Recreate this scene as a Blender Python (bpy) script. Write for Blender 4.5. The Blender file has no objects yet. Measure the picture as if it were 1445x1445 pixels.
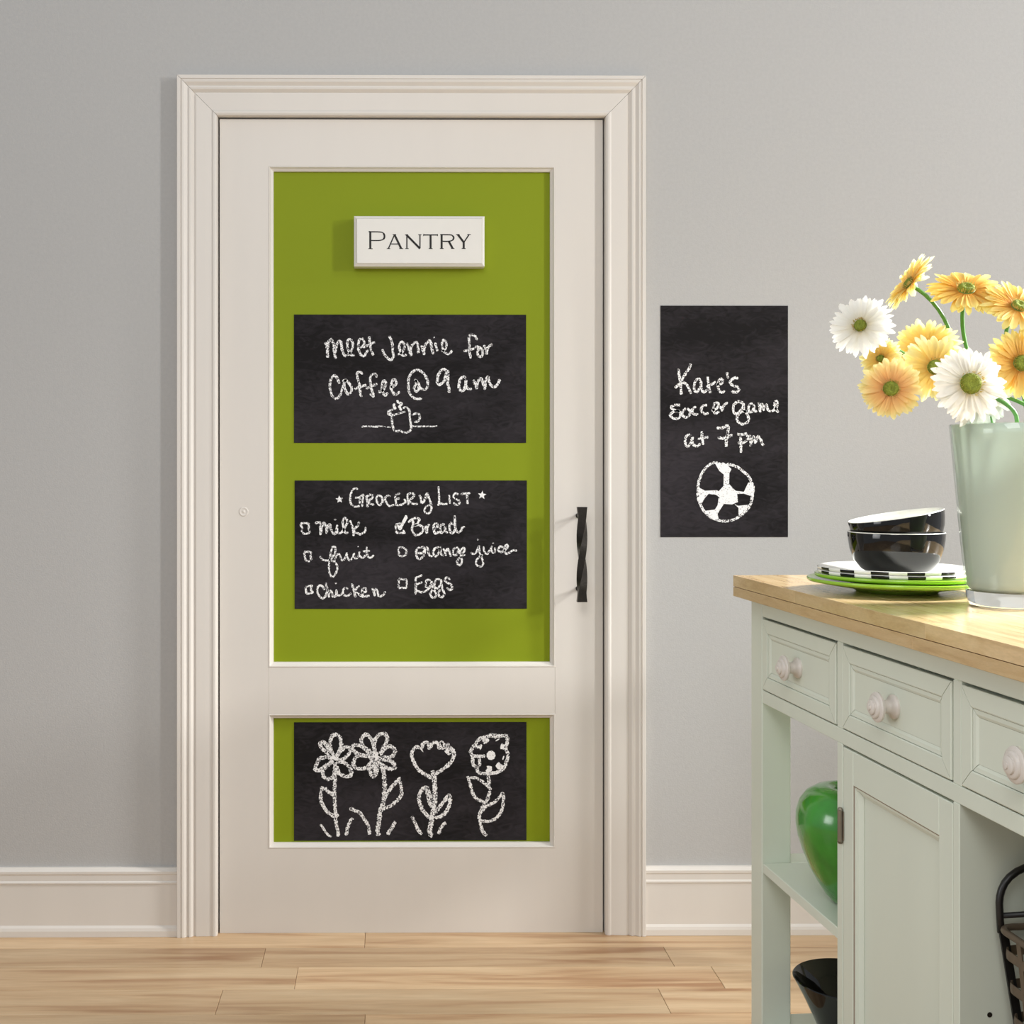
import bpy, math, random
from mathutils import Vector, Matrix, Euler

random.seed(7)
PI = math.pi
C = bpy.context.scene.collection
S = bpy.context.scene

# ------------------------------------------------------------------ camera
CAM_Y, CAM_Z, FOC = -3.09, 1.160, 1750.0
cam_d = bpy.data.cameras.new('camera')
cam = bpy.data.objects.new('camera', cam_d); C.objects.link(cam)
cam.location = (0, CAM_Y, CAM_Z)
cam.rotation_euler = (PI/2, 0, math.radians(-0.4))
cam_d.sensor_width = 36; cam_d.lens = FOC/1445*36
cam_d.shift_x = (722.5-560)/1445; cam_d.shift_y = -62.5/1445
cam_d.clip_start = 0.05
S.camera = cam
# ------------------------------------------------------------------ light
S.view_settings.view_transform = 'Standard'; S.view_settings.look = 'None'
S.view_settings.gamma = 1; S.view_settings.exposure = 0.0
S.view_settings.use_curve_mapping = False
w = bpy.data.worlds.new('world'); S.world = w; w.use_nodes = True
w.node_tree.nodes['Background'].inputs[0].default_value = (0.93, 0.965, 1.0, 1)
w.node_tree.nodes['Background'].inputs[1].default_value = 0.45
def area(name, loc, target, size, power, col, spread=180):
    l = bpy.data.lights.new(name, 'AREA'); l.shape = 'RECTANGLE'
    l.size, l.size_y = size; l.energy = power; l.color = col; l.spread = math.radians(spread)
    o = bpy.data.objects.new(name, l); C.objects.link(o); o.location = loc
    o.rotation_euler = (Vector(target)-Vector(loc)).to_track_quat('-Z', 'Y').to_euler()
area('window_light_low', (3.9, -2.55, 2.15), (0.4, 0, 1.2), (0.24, 0.34), 58, (1, .995, .985))
area('window_light_high', (3.9, -2.55, 3.35), (0.4, 0, 1.1), (0.28, 0.38), 33, (1, .995, .985))
area('side_window_light', (2.9, -0.75, 2.25), (1.0, -1.12, 1.1), (0.45, 0.6), 31, (1, .99, .975), 60)
area('room_fill_light', (-2.6, -2.3, 1.5), (1.1, -1.15, 0.55), (1.2, 1.4), 2.4, (.98, .99, 1), 50)
area('overhead_fill_light', (-0.3, -3.4, 2.6), (0.0, 0.0, 0.9), (1.2, 1.2), 30, (1, .99, .985))  # unseen overhead fill, added to brighten the wall and lower door evenly

# ------------------------------------------------------------------ helpers
def lin(c):
    out = []
    for v in c:
        v /= 255.0
        out.append(v/12.92 if v <= .04045 else ((v+.055)/1.055)**2.4)
    return (*out, 1)

def W(px, py, y=0.0):
    """measured spot on an upright plane y -> (x, z) in metres"""
    zc = y - CAM_Y
    return (px-560)*zc/FOC + .00698*zc, CAM_Z - (py-660)*zc/FOC

class MB:
    def __init__(s): s.v = []; s.f = []; s.m = []; s.a = []
    def add(s, vs, fs, mi=0, at=None):
        n = len(s.v); s.v += [tuple(p) for p in vs]
        s.f += [tuple(n+i for i in f) for f in fs]; s.m += [mi]*len(fs)
        s.a += (at if at else [0.0]*len(vs))
    def box(s, x0, x1, y0, y1, z0, z1, c=0.0, mi=0):
        """box with chamfered edges c"""
        if x0 > x1: x0, x1 = x1, x0
        if y0 > y1: y0, y1 = y1, y0
        if z0 > z1: z0, z1 = z1, z0
        if c <= 0:
            vs = [(x, y, z) for x in (x0, x1) for y in (y0, y1) for z in (z0, z1)]
            s.add(vs, [(0,1,3,2),(4,6,7,5),(0,4,5,1),(2,3,7,6),(0,2,6,4),(1,5,7,3)], mi); return
        import bmesh
        bm = bmesh.new(); bmesh.ops.create_cube(bm, size=1)
        for v in bm.verts:
            v.co = ((x0+x1)/2+v.co.x*(x1-x0), (y0+y1)/2+v.co.y*(y1-y0), (z0+z1)/2+v.co.z*(z1-z0))
        bmesh.ops.bevel(bm, geom=bm.edges[:], offset=c, segments=1, affect='EDGES')
        bm.verts.index_update()
        s.add([v.co[:] for v in bm.verts], [tuple(v.index for v in f.verts) for f in bm.faces], mi)
        bm.free()
    def lathe(s, prof, n=48, o=(0,0,0), mi=None, rot=None, seg_mi=None):
        vs = []
        for r, z in prof:
            for k in range(n):
                a = 2*PI*k/n; p = Vector((r*math.cos(a), r*math.sin(a), z))
                if rot: p = rot @ p
                vs.append((p.x+o[0], p.y+o[1], p.z+o[2]))
        b = len(s.v); s.v += vs; s.a += [0.0]*len(vs)
        for j in range(len(prof)-1):
            for k in range(n):
                k2 = (k+1) % n
                s.f.append((b+j*n+k, b+j*n+k2, b+(j+1)*n+k2, b+(j+1)*n+k))
                s.m.append(seg_mi(j, k) if seg_mi else (mi[j] if mi else 0))
        for j, fl in ((0, True), (len(prof)-1, False)):
            if prof[j][0] > 1e-6:
                ring = [b+j*n+k for k in range(n)]
                s.f.append(tuple(reversed(ring)) if fl else tuple(ring)); s.m.append(mi[0] if (mi and fl) else (mi[-1] if mi else 0))
    def tube(s, pts, r, n=8, mi=0, closed=False, flat=None):
        pts = [Vector(p) for p in pts]; N = len(pts); b = len(s.v)
        up = Vector((0.01, 0.02, 1))
        for i, p in enumerate(pts):
            if closed: t = pts[(i+1) % N]-pts[i-1]
            else: t = pts[min(i+1, N-1)]-pts[max(i-1, 0)]
            t.normalize()
            if i == 0:
                u = t.cross(up)
                if u.length < .05: u = t.cross(Vector((1, 0.1, 0)))
            else: u = u - t*u.dot(t)
            u.normalize(); w_ = u.cross(t).normalized()
            ri = r[i] if isinstance(r, (list, tuple)) else r
            for k in range(n):
                a = 2*PI*k/n
                q = p + u*math.cos(a)*ri*(flat[0] if flat else 1) + w_*math.sin(a)*ri*(flat[1] if flat else 1)
                s.v.append(q[:]); s.a.append(i/(N-1))
        M = N if closed else N-1
        for i in range(M):
            i2 = (i+1) % N
            for k in range(n):
                k2 = (k+1) % n
                s.f.append((b+i*n+k, b+i2*n+k, b+i2*n+k2, b+i*n+k2)); s.m.append(mi)
        if not closed:
            s.f.append(tuple(b+k for k in range(n))); s.f.append(tuple(b+(N-1)*n+k for k in reversed(range(n)))); s.m += [mi, mi]
    def prism(s, poly, axis, a0, a1, mi=0):
        """poly in the two other axes, extruded along axis; a0/a1 may be functions of the poly point (mitres)"""
        n = len(poly); vs = []
        for A in (a0, a1):
            for p in poly:
                a = A(p) if callable(A) else A
                if axis == 0: vs.append((a, p[0], p[1]))
                elif axis == 1: vs.append((p[0], a, p[1]))
                else: vs.append((p[0], p[1], a))
        fs = [(i, (i+1) % n, n+(i+1) % n, n+i) for i in range(n)]
        fs += [tuple(reversed(range(n))), tuple(range(n, 2*n))]
        s.add(vs, fs, mi)
    def build(s, name, mats, parent=None, smooth=False, auto=None, att=None):
        me = bpy.data.meshes.new(name); me.from_pydata(s.v, [], s.f)
        for m in (mats if isinstance(mats, (list, tuple)) else [mats]): me.materials.append(m)
        me.polygons.foreach_set('material_index', s.m)
        if att:
            A = me.attributes.new(att, 'FLOAT', 'POINT'); A.data.foreach_set('value', s.a)
        import bmesh
        bm = bmesh.new(); bm.from_mesh(me); bmesh.ops.recalc_face_normals(bm, faces=bm.faces); bm.to_mesh(me); bm.free()
        if smooth or auto:
            me.polygons.foreach_set('use_smooth', [True]*len(me.polygons))
            if auto: me.set_sharp_from_angle(angle=math.radians(auto))
        me.update()
        o = bpy.data.objects.new(name, me); C.objects.link(o)
        if parent: o.parent = parent
        return o

def tag(o, label, cat, group=None):
    o['label'] = label; o['category'] = cat
    if group: o['group'] = group
    return o
def thing(name, label, cat, loc=(0, 0, 0), rot=(0, 0, 0), group=None):
    o = bpy.data.objects.new(name, None); C.objects.link(o); o.empty_display_size = .05
    o.location = loc; o.rotation_euler = rot
    return tag(o, label, cat, group)
def struct(o): o['kind'] = 'structure'; return o

# ------------------------------------------------------------------ materials
def mat(name, col, rough=.5, spec=.5, bump=None, var=None, coat=0, metal=0):
    m = bpy.data.materials.new(name); m.use_nodes = True
    nt = m.node_tree; b = nt.nodes['Principled BSDF']
    b.inputs['Base Color'].default_value = col; b.inputs['Roughness'].default_value = rough
    b.inputs['Specular IOR Level'].default_value = spec; b.inputs['Metallic'].default_value = metal
    b.inputs['Coat Weight'].default_value = coat; b.inputs['Coat Roughness'].default_value = .08
    tc = nt.nodes.new('ShaderNodeTexCoord')
    if var:
        sc, amt = var[0], var[1]; st = var[2] if len(var) > 2 else (1, 1, 1)
        mp = nt.nodes.new('ShaderNodeMapping'); mp.inputs['Scale'].default_value = st
        nt.links.new(tc.outputs['Object'], mp.inputs[0])
        n = nt.nodes.new('ShaderNodeTexNoise'); n.inputs['Scale'].default_value = sc; n.inputs['Detail'].default_value = 5
        nt.links.new(mp.outputs[0], n.inputs['Vector'])
        r = nt.nodes.new('ShaderNodeValToRGB')
        r.color_ramp.elements[0].position = .3; r.color_ramp.elements[1].position = .7
        r.color_ramp.elements[0].color = (*[c*(1-amt) for c in col[:3]], 1)
        r.color_ramp.elements[1].color = (*[min(1, c*(1+amt)) for c in col[:3]], 1)
        nt.links.new(n.outputs['Fac'], r.inputs[0]); nt.links.new(r.outputs[0], b.inputs['Base Color'])
    if bump:
        n2 = nt.nodes.new('ShaderNodeTexNoise'); n2.inputs['Scale'].default_value = bump[0]; n2.inputs['Detail'].default_value = 4
        nt.links.new(tc.outputs['Object'], n2.inputs['Vector'])
        bp = nt.nodes.new('ShaderNodeBump'); bp.inputs['Strength'].default_value = bump[1]; bp.inputs['Distance'].default_value = .002
        nt.links.new(n2.outputs['Fac'], bp.inputs['Height']); nt.links.new(bp.outputs[0], b.inputs['Normal'])
    return m

def wood(name, cols, sx, sy, rough, randomize=.18, coat=0, ax=(1, 1, 1)):
    m = bpy.data.materials.new(name); m.use_nodes = True
    nt = m.node_tree; N = nt.nodes.new; L = nt.links.new; b = nt.nodes['Principled BSDF']
    b.inputs['Roughness'].default_value = rough; b.inputs['Coat Weight'].default_value = coat; b.inputs['Coat Roughness'].default_value = .15
    tc = N('ShaderNodeTexCoord'); oi = N('ShaderNodeObjectInfo')
    mp = N('ShaderNodeMapping'); mp.inputs['Scale'].default_value = ax
    L(tc.outputs['Object'], mp.inputs[0])
    ad = N('ShaderNodeVectorMath'); ad.operation = 'ADD'
    mu = N('ShaderNodeMath'); mu.operation = 'MULTIPLY'; mu.inputs[1].default_value = 37.0
    L(oi.outputs['Random'], mu.inputs[0]); L(mp.outputs[0], ad.inputs[0]); L(mu.outputs[0], ad.inputs[1])
    n1 = N('ShaderNodeTexNoise'); n1.inputs['Scale'].default_value = sx; n1.inputs['Detail'].default_value = 6; n1.inputs['Distortion'].default_value = .6
    n2 = N('ShaderNodeTexNoise'); n2.inputs['Scale'].default_value = sy; n2.inputs['Detail'].default_value = 3
    L(ad.outputs[0], n1.inputs['Vector']); L(ad.outputs[0], n2.inputs['Vector'])
    r = N('ShaderNodeValToRGB'); e = r.color_ramp.elements
    e[0].position = .30; e[0].color = cols[0]; e[1].position = .72; e[1].color = cols[2]
    k = e.new(.46); k.color = cols[1]
    L(n1.outputs['Fac'], r.inputs[0])
    hs = N('ShaderNodeHueSaturation')
    m1 = N('ShaderNodeMapRange'); m1.inputs['To Min'].default_value = 1-randomize; m1.inputs['To Max'].default_value = 1+randomize*.6
    L(oi.outputs['Random'], m1.inputs['Value']); L(m1.outputs[0], hs.inputs['Value']); L(r.outputs[0], hs.inputs['Color'])
    mx = N('ShaderNodeMixRGB'); mx.blend_type = 'MULTIPLY'; mx.inputs[0].default_value = .25
    L(hs.outputs[0], mx.inputs[1]); L(n2.outputs['Fac'], mx.inputs[2]); 
    L(mx.outputs[0], b.inputs['Base Color'])
    return m

M = {}
M['wall'] = mat('wall_paint', lin((187, 186, 184)), .85, .2, bump=(260, .25), var=(120, .025))
M['cream'] = mat('door_paint', lin((224, 218, 210)), .42, .4, bump=(60, .06), var=(14, .012, (1, 1, .15)))
M['green'] = mat('green_paint', lin((136, 151, 24)), .6, .2, bump=(150, .05))
M['shadowgap'] = mat('gap_shade_paint', lin((40, 34, 28)), .9, .1, var=(5, .1))  # dark colour stands for the shade behind gaps and in the pin hole
M['sign'] = mat('sign_paint', lin((232, 229, 222)), .4, .4, var=(30, .01))
M['ink'] = mat('sign_ink', lin((28, 24, 22)), .5, .3, var=(30, .05))
M['iron'] = mat('black_iron', lin((46, 42, 38)), .42, .5, bump=(200, .3), metal=.6, var=(60, .15))
M['cab'] = mat('cabinet_paint', lin((216, 222, 208)), .42, .4, bump=(80, .05), var=(7, .02, (1, 1, .2)))
M['glaze'] = mat('brown_glaze_line', lin((150, 138, 122)), .6, .3, var=(40, .1))
M['knob'] = mat('knob_glaze', lin((214, 207, 199)), .35, .5, var=(60, .03))
M['steel'] = mat('hinge_steel', lin((150, 142, 130)), .35, .5, metal=.9, var=(90, .08))
M['black_gl'] = mat('black_ceramic', lin((11, 10, 10)), .06, .5, coat=0, var=(9, .05))
M['white_gl'] = mat('white_ceramic', lin((240, 240, 232)), .12, .5, coat=.3, var=(9, .01))
M['green_gl'] = mat('lime_ceramic', lin((150, 198, 52)), .15, .5, coat=.4, var=(9, .04))
M['vasegreen'] = mat('green_crackle_glaze', lin((52, 136, 38)), .22, .6, coat=.6, var=(16, .28))
M['basket'] = mat('basket_strap_metal', lin((104, 90, 74)), .45, .5, metal=.3, var=(50, .15))
M['basket_dk'] = mat('basket_black_metal', lin((24, 22, 21)), .4, .5, var=(50, .15))
M['floor'] = wood('maple_floor', [lin((172, 128, 90)), lin((206, 172, 132)), lin((224, 195, 156))], 1.6, 14, .36, .16, ax=(1.1, 15, 1))
M['butcher'] = wood('butcher_block', [lin((204, 168, 118)), lin((226, 194, 144)), lin((240, 212, 164))], 5, 60, .22, .10, coat=.3, ax=(16, 1.6, 8))
M['butcher_edge'] = wood('butcher_block_edge', [lin((188, 154, 108)), lin((208, 176, 128)), lin((218, 190, 144))], 7, 90, .38, .07, ax=(8, 1.6, 14))
M['stem'] = mat('stem_green', lin((92, 150, 72)), .45, .4, var=(40, .12))

def board_mat():
    m = bpy.data.materials.new('blackboard'); m.use_nodes = True
    nt = m.node_tree; N = nt.nodes.new; L = nt.links.new; b = nt.nodes['Principled BSDF']
    b.inputs['Roughness'].default_value = .75; b.inputs['Specular IOR Level'].default_value = .15
    tc = N('ShaderNodeTexCoord'); n = N('ShaderNodeTexNoise'); n.inputs['Scale'].default_value = 3; n.inputs['Detail'].default_value = 2
    mp = N('ShaderNodeMapping'); mp.inputs['Scale'].default_value = (1, 1, 2.2); L(tc.outputs['Object'], mp.inputs[0])
    n2 = N('ShaderNodeTexNoise'); n2.inputs['Scale'].default_value = 26; n2.inputs['Detail'].default_value = 6; n2.inputs['Distortion'].default_value = 2.0
    L(mp.outputs[0], n.inputs['Vector']); L(mp.outputs[0], n2.inputs['Vector'])
    r = N('ShaderNodeValToRGB'); r.color_ramp.elements[0].position = .42; r.color_ramp.elements[0].color = lin((27, 25, 26))
    r.color_ramp.elements[1].position = .66; r.color_ramp.elements[1].color = lin((54, 50, 54))
    mx = N('ShaderNodeMath'); mx.operation = 'ADD'; h = N('ShaderNodeMath'); h.operation = 'MULTIPLY'; h.inputs[1].default_value = .35
    h2 = N('ShaderNodeMath'); h2.operation = 'MULTIPLY'; h2.inputs[1].default_value = .65
    L(n2.outputs['Fac'], h.inputs[0]); L(n.outputs['Fac'], h2.inputs[0]); L(h.outputs[0], mx.inputs[0]); L(h2.outputs[0], mx.inputs[1])
    L(mx.outputs[0], r.inputs[0]); L(r.outputs[0], b.inputs['Base Color'])
    return m
M['board'] = board_mat()
def chalk_mat(name, lo, hi, scale):
    m = bpy.data.materials.new(name); m.use_nodes = True
    nt = m.node_tree; N = nt.nodes.new; L = nt.links.new; b = nt.nodes['Principled BSDF']
    b.inputs['Roughness'].default_value = .95; b.inputs['Specular IOR Level'].default_value = .05
    tc = N('ShaderNodeTexCoord'); n = N('ShaderNodeTexNoise'); n.inputs['Scale'].default_value = scale; n.inputs['Detail'].default_value = 2
    L(tc.outputs['Object'], n.inputs['Vector'])
    r = N('ShaderNodeValToRGB'); r.color_ramp.elements[0].position = lo; r.color_ramp.elements[0].color = lin((62, 58, 62))
    r.color_ramp.elements[1].position = hi; r.color_ramp.elements[1].color = lin((250, 249, 248))
    L(n.outputs['Fac'], r.inputs[0]); L(r.outputs[0], b.inputs['Base Color'])
    return m
M['chalk'] = chalk_mat('chalk_grain', .38, .53, 330)
M['chalk_heavy'] = chalk_mat('chalk_pressed', .28, .40, 330)

def petal_mat(name, inner, mid, tip):
    m = bpy.data.materials.new(name); m.use_nodes = True
    nt = m.node_tree; N = nt.nodes.new; L = nt.links.new
    for x in list(nt.nodes): nt.nodes.remove(x)
    at = N('ShaderNodeAttribute'); at.attribute_name = 'along'
    r = N('ShaderNodeValToRGB'); e = r.color_ramp.elements
    e[0].position = .18; e[0].color = inner; e[1].position = .92; e[1].color = tip; k = e.new(.52); k.color = mid
    L(at.outputs['Fac'], r.inputs[0])
    d = N('ShaderNodeBsdfPrincipled'); d.inputs['Roughness'].default_value = .55; t = N('ShaderNodeBsdfTranslucent')
    d.inputs['Specular IOR Level'].default_value = .25
    mx = N('ShaderNodeMixShader'); mx.inputs[0].default_value = .42; o = N('ShaderNodeOutputMaterial')
    L(r.outputs[0], d.inputs['Base Color']); L(r.outputs[0], t.inputs[0]); L(d.outputs[0], mx.inputs[1]); L(t.outputs[0], mx.inputs[2]); L(mx.outputs[0], o.inputs[0])
    return m
M['p_yellow'] = petal_mat('petal_yellow', lin((242, 196, 92)), lin((252, 228, 130)), lin((255, 251, 196)))
M['p_peach'] = petal_mat('petal_peach', lin((238, 176, 112)), lin((250, 212, 142)), lin((255, 244, 180)))
M['p_orange'] = petal_mat('petal_orange', lin((224, 152, 56)), lin((242, 202, 102)), lin((254, 240, 160)))
M['p_white'] = petal_mat('petal_white', lin((240, 232, 206)), lin((248, 246, 238)), lin((255, 255, 252)))
M['disc'] = mat('gerbera_disc', lin((128, 138, 52)), .8, .2, bump=(600, .9), var=(300, .3))
M['floret'] = mat('gerbera_florets', lin((214, 190, 112)), .8, .2, var=(300, .2))

def glass_thin():
    m = bpy.data.materials.new('thin_clear_glass'); m.use_nodes = True
    nt = m.node_tree; N = nt.nodes.new; L = nt.links.new
    for x in list(nt.nodes): nt.nodes.remove(x)
    lw = N('ShaderNodeLayerWeight'); pw = N('ShaderNodeMath'); pw.operation = 'POWER'; pw.inputs[1].default_value = 4.0; L(lw.outputs['Facing'], pw.inputs[0])
    f = N('ShaderNodeMath'); f.operation = 'MULTIPLY_ADD'; f.inputs[1].default_value = .55; f.inputs[2].default_value = .04; L(pw.outputs[0], f.inputs[0])
    t = N('ShaderNodeBsdfTransparent'); t.inputs[0].default_value = (.95, .98, .95, 1)
    g = N('ShaderNodeBsdfGlossy'); g.inputs['Roughness'].default_value = .02
    mx = N('ShaderNodeMixShader'); o = N('ShaderNodeOutputMaterial')
    L(f.outputs[0], mx.inputs[0]); L(t.outputs[0], mx.inputs[1]); L(g.outputs[0], mx.inputs[2]); L(mx.outputs[0], o.inputs[0])
    return m
M['glass'] = glass_thin()
def glass_solid():
    m = bpy.data.materials.new('clear_glass_base'); m.use_nodes = True
    b = m.node_tree.nodes['Principled BSDF']; b.inputs['Transmission Weight'].default_value = 1; b.inputs['Roughness'].default_value = .02; b.inputs['IOR'].default_value = 1.48
    b.inputs['Base Color'].default_value = (.95, .98, .96, 1)
    return m
M['glass_base'] = glass_solid()
def frosted():
    m = bpy.data.materials.new('milky_green_liner'); m.use_nodes = True
    nt = m.node_tree; N = nt.nodes.new; L = nt.links.new; b = nt.nodes['Principled BSDF']; o = nt.nodes['Material Output']
    c = lin((206, 214, 206)); b.inputs['Base Color'].default_value = c; b.inputs['Roughness'].default_value = .35
    t = N('ShaderNodeBsdfTranslucent'); t.inputs[0].default_value = c
    mx = N('ShaderNodeMixShader'); mx.inputs[0].default_value = .3
    tc = N('ShaderNodeTexCoord'); mp = N('ShaderNodeMapping'); mp.inputs['Scale'].default_value = (30, 30, 1.5); L(tc.outputs['Object'], mp.inputs[0])
    n = N('ShaderNodeTexNoise'); n.inputs['Scale'].default_value = 1.0; L(mp.outputs[0], n.inputs['Vector'])
    bp = N('ShaderNodeBump'); bp.inputs['Strength'].default_value = .2; bp.inputs['Distance'].default_value = .003
    L(n.outputs['Fac'], bp.inputs['Height']); L(bp.outputs[0], b.inputs['Normal'])
    L(b.outputs[0], mx.inputs[1]); L(t.outputs[0], mx.inputs[2]); L(mx.outputs[0], o.inputs[0])
    return m
M['liner'] = frosted()

# ================================================================== setting
XL, XR, ZT = -2.6, 3.8, 2.75
LEAF_Y, PANEL_Y = .004, .020
dl, dr = W(308, 0)[0], W(853.5, 0)[0]       # door opening
dtop = W(0, 166)[1]
# wall with the doorway cut out
mb = MB()
mb.box(XL, dl-.012, 0, .12, 0, ZT); mb.box(dr+.012, XR, 0, .12, 0, ZT); mb.box(dl-.012, dr+.012, 0, .12, dtop+.012, ZT)
struct(mb.build('wall_back', M['wall']))
mb = MB(); mb.box(XL, XR, .14, .16, 0, ZT); struct(mb.build('dark_backing', M['shadowgap']))  # added dark backing sheet; its colour supplies the shade in the door gaps
# jamb behind the leaf
mb = MB()
mb.box(dl-.012, dl-.0005, .012, .13, 0, dtop+.012); mb.box(dr+.0005, dr+.012, .012, .13, 0, dtop+.012); mb.box(dl-.0005, dr+.0005, .012, .13, dtop+.0005, dtop+.012)
struct(mb.build('trim_4', M['cream']))
# floor: sub-floor + planks, rows parallel to the wall
mb = MB(); mb.box(XL, XR, -4.2, .14, -.06, -.018); floor = struct(mb.build('floor', M['shadowgap']))
def fy(py):                                   # measured row joint -> distance from the wall
    return CAM_Y + FOC*CAM_Z/(py-660)
rows = [0.0+.06, fy(1337), fy(1364.5), fy(1395.5), fy(1431)]
while rows[-1] > -4.1: rows.append(rows[-1]-.125)
def jx(px, py):
    zc = FOC*CAM_Z/(py-660); return (px-560)*zc/FOC+.00698*zc
known = {0: [jx(515, 1327), jx(-60, 1327), jx(1240, 1327)], 1: [jx(372, 1350), jx(944, 1350)], 2: [jx(418, 1380), jx(1014, 1380)],
         3: [jx(309, 1414), jx(935, 1407)], 4: [jx(515, 1438), jx(-150, 1438)]}
for r in range(len(rows)-1):
    y1, y0 = rows[r], rows[r+1]
    js = sorted(known.get(r, []))
    if not js: js = [random.uniform(-1.6, -.6)]
    while js[0] > XL+.9: js.insert(0, js[0]-random.uniform(.75, 1.25))
    while js[-1] < XR-.9: js.append(js[-1]+random.uniform(.8, 1.3))
    js = [XL]+[j for j in js if XL+.2 < j < XR-.2]+[XR]
    for a, b in zip(js[:-1], js[1:]):
        mb = MB(); cx, cy = (a+b)/2, (y0+y1)/2; hx, hy = (b-a)/2-.0004, (y1-y0)/2-.0004
        mb.box(-hx, hx, -hy, hy, -.018, 0, .0007)
        o = mb.build('plank', M['floor'], floor); o.location = (cx, cy, random.uniform(-.0004, 0))

# door casing: moulded profile, mitred corners.  (t = distance from the inner edge, d = how far it stands out)
CW = 0.0985
prof = [(0, 0), (0, .011), (.002, .0155), (.006, .0175), (.010, .0175), (.014, .0155), (.030, .0165), (.052, .0175),
        (.0525, .0145), (.057, .0145), (.060, .0175), (.064, .0215), (.068, .0225), (.0685, .0195), (.073, .0195), (.077, .0225), (.081, .0255),
        (.0855, .0265), (.086, .0235), (.089, .0235), (.0895, .0262), (.0975, .0262), (CW, .0245), (CW, 0)]
g = .00045
mb = MB(); mb.prism([(dl-t, -d) for t, d in prof], 2, 0.0, lambda p: dtop+(dl-p[0])-g)
struct(mb.build('trim_1', M['cream']))
mb = MB(); mb.prism([(dr+t, -d) for t, d in prof], 2, 0.0, lambda p: dtop+(p[0]-dr)-g)
struct(mb.build('trim_3', M['cream']))
mb = MB(); mb.prism([(-d, dtop+t) for t, d in prof], 0, lambda p: dl-(p[1]-dtop)+g, lambda p: dr+(p[1]-dtop)-g)
struct(mb.build('trim_2', M['cream']))
# baseboards
bprof = [(0, 0), (-.021, 0), (-.021, .014), (-.019, .021), (-.0150, .0265), (-.0150, .127), (-.0150, .1285), (-.0175, .130), (-.0175, .1335), (-.0150, .137),
         (-.0150, .151), (-.0165, .154), (-.0165, .160), (-.013, .163), (-.009, .1675), (0, .1675)]
mb = MB(); mb.prism(bprof, 0, XL, dl-CW-.0005); struct(mb.build('baseboard_left', M['cream']))
mb = MB(); mb.prism(bprof, 0, dr+CW+.0005, XR); struct(mb.build('baseboard_right', M['cream']))

# ------------------------------------------------------------------ pantry door leaf
lx0, lx1 = W(310, 0)[0], W(851.3, 0)[0]; lz0, lz1 = W(0, 1317)[1], W(0, 168)[1]
ux0, ux1 = W(379, 0, LEAF_Y)[0], W(783.6, 0, LEAF_Y)[0]
uz1, uz0 = W(0, 234.5, LEAF_Y)[1], W(0, 941.5, LEAF_Y)[1]
bz1, bz0 = W(0, 1007.5, LEAF_Y)[1], W(0, 1197, LEAF_Y)[1]
door = bpy.data.objects.new('door_1', None); C.objects.link(door); struct(door); door.location = (lx0, LEAF_Y, 0)
def dpart(name, m, fn, **k):
    q = MB(); fn(q); q.v = [(x-lx0, y-LEAF_Y, z) for x, y, z in q.v]
    return q.build(name, m, door, **k)
T = .036
dpart('stile', M['cream'], lambda q: q.box(lx0, ux0, LEAF_Y, LEAF_Y+T, lz0, lz1, 0))
dpart('stile', M['cream'], lambda q: q.box(ux1, lx1, LEAF_Y, LEAF_Y+T, lz0, lz1, 0))
dpart('rail', M['cream'], lambda q: q.box(ux0, ux1, LEAF_Y, LEAF_Y+T, uz1, lz1, 0))
dpart('rail', M['cream'], lambda q: q.box(ux0, ux1, LEAF_Y+.0002, LEAF_Y+T, bz1, uz0, .0007))
dpart('rail', M['cream'], lambda q: q.box(ux0, ux1, LEAF_Y, LEAF_Y+T, lz0, bz0, 0))
dpart('panel', M['green'], lambda q: q.box(ux0+.002, ux1-.002, PANEL_Y, PANEL_Y+.012, uz0+.002, uz1-.002))
dpart('panel', M['green'], lambda q: q.box(ux0+.002, ux1-.002, PANEL_Y, PANEL_Y+.012, bz0+.002, bz1-.002))
def moulding(x0, x1, z0, z1):
    pr = [(0, LEAF_Y+.0004), (.0012, LEAF_Y-.0008), (.003, LEAF_Y-.0006), (.0055, LEAF_Y+.004), (.0095, LEAF_Y+.007), (.0115, LEAF_Y+.0085), (.0115, PANEL_Y), (0, PANEL_Y)]
    def strips():
        yield lambda q: q.prism([(x0+t, y) for t, y in pr], 2, lambda p: z0+(p[0]-x0), lambda p: z1-(p[0]-x0))
        yield lambda q: q.prism([(x1-t, y) for t, y in pr], 2, lambda p: z0+(x1-p[0]), lambda p: z1-(x1-p[0]))
        yield lambda q: q.prism([(y, z1-t) for t, y in pr], 0, lambda p: x0+(z1-p[1]), lambda p: x1-(z1-p[1]))
        yield lambda q: q.prism([(y, z0+t) for t, y in pr], 0, lambda p: x0+(p[1]-z0), lambda p: x1-(p[1]-z0))
    for f in strips(): dpart('panel_moulding', M['cream'], f)
moulding(ux0, ux1, uz0, uz1); moulding(ux0, ux1, bz0, bz1)
# painted-over screw plug left of the board
px_, pz_ = W(344, 722, LEAF_Y)
def plug(q): q.lathe([(.012, 0), (.0115, .0006), (.009, .0008), (.008, .0003), (.003, .0003), (.0022, .0009), (0.0, .0011)], 24, (px_, LEAF_Y, pz_), rot=Matrix.Rotation(PI/2, 3, 'X'))
dpart('screw_plug', M['cream'], plug, smooth=True)

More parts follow.
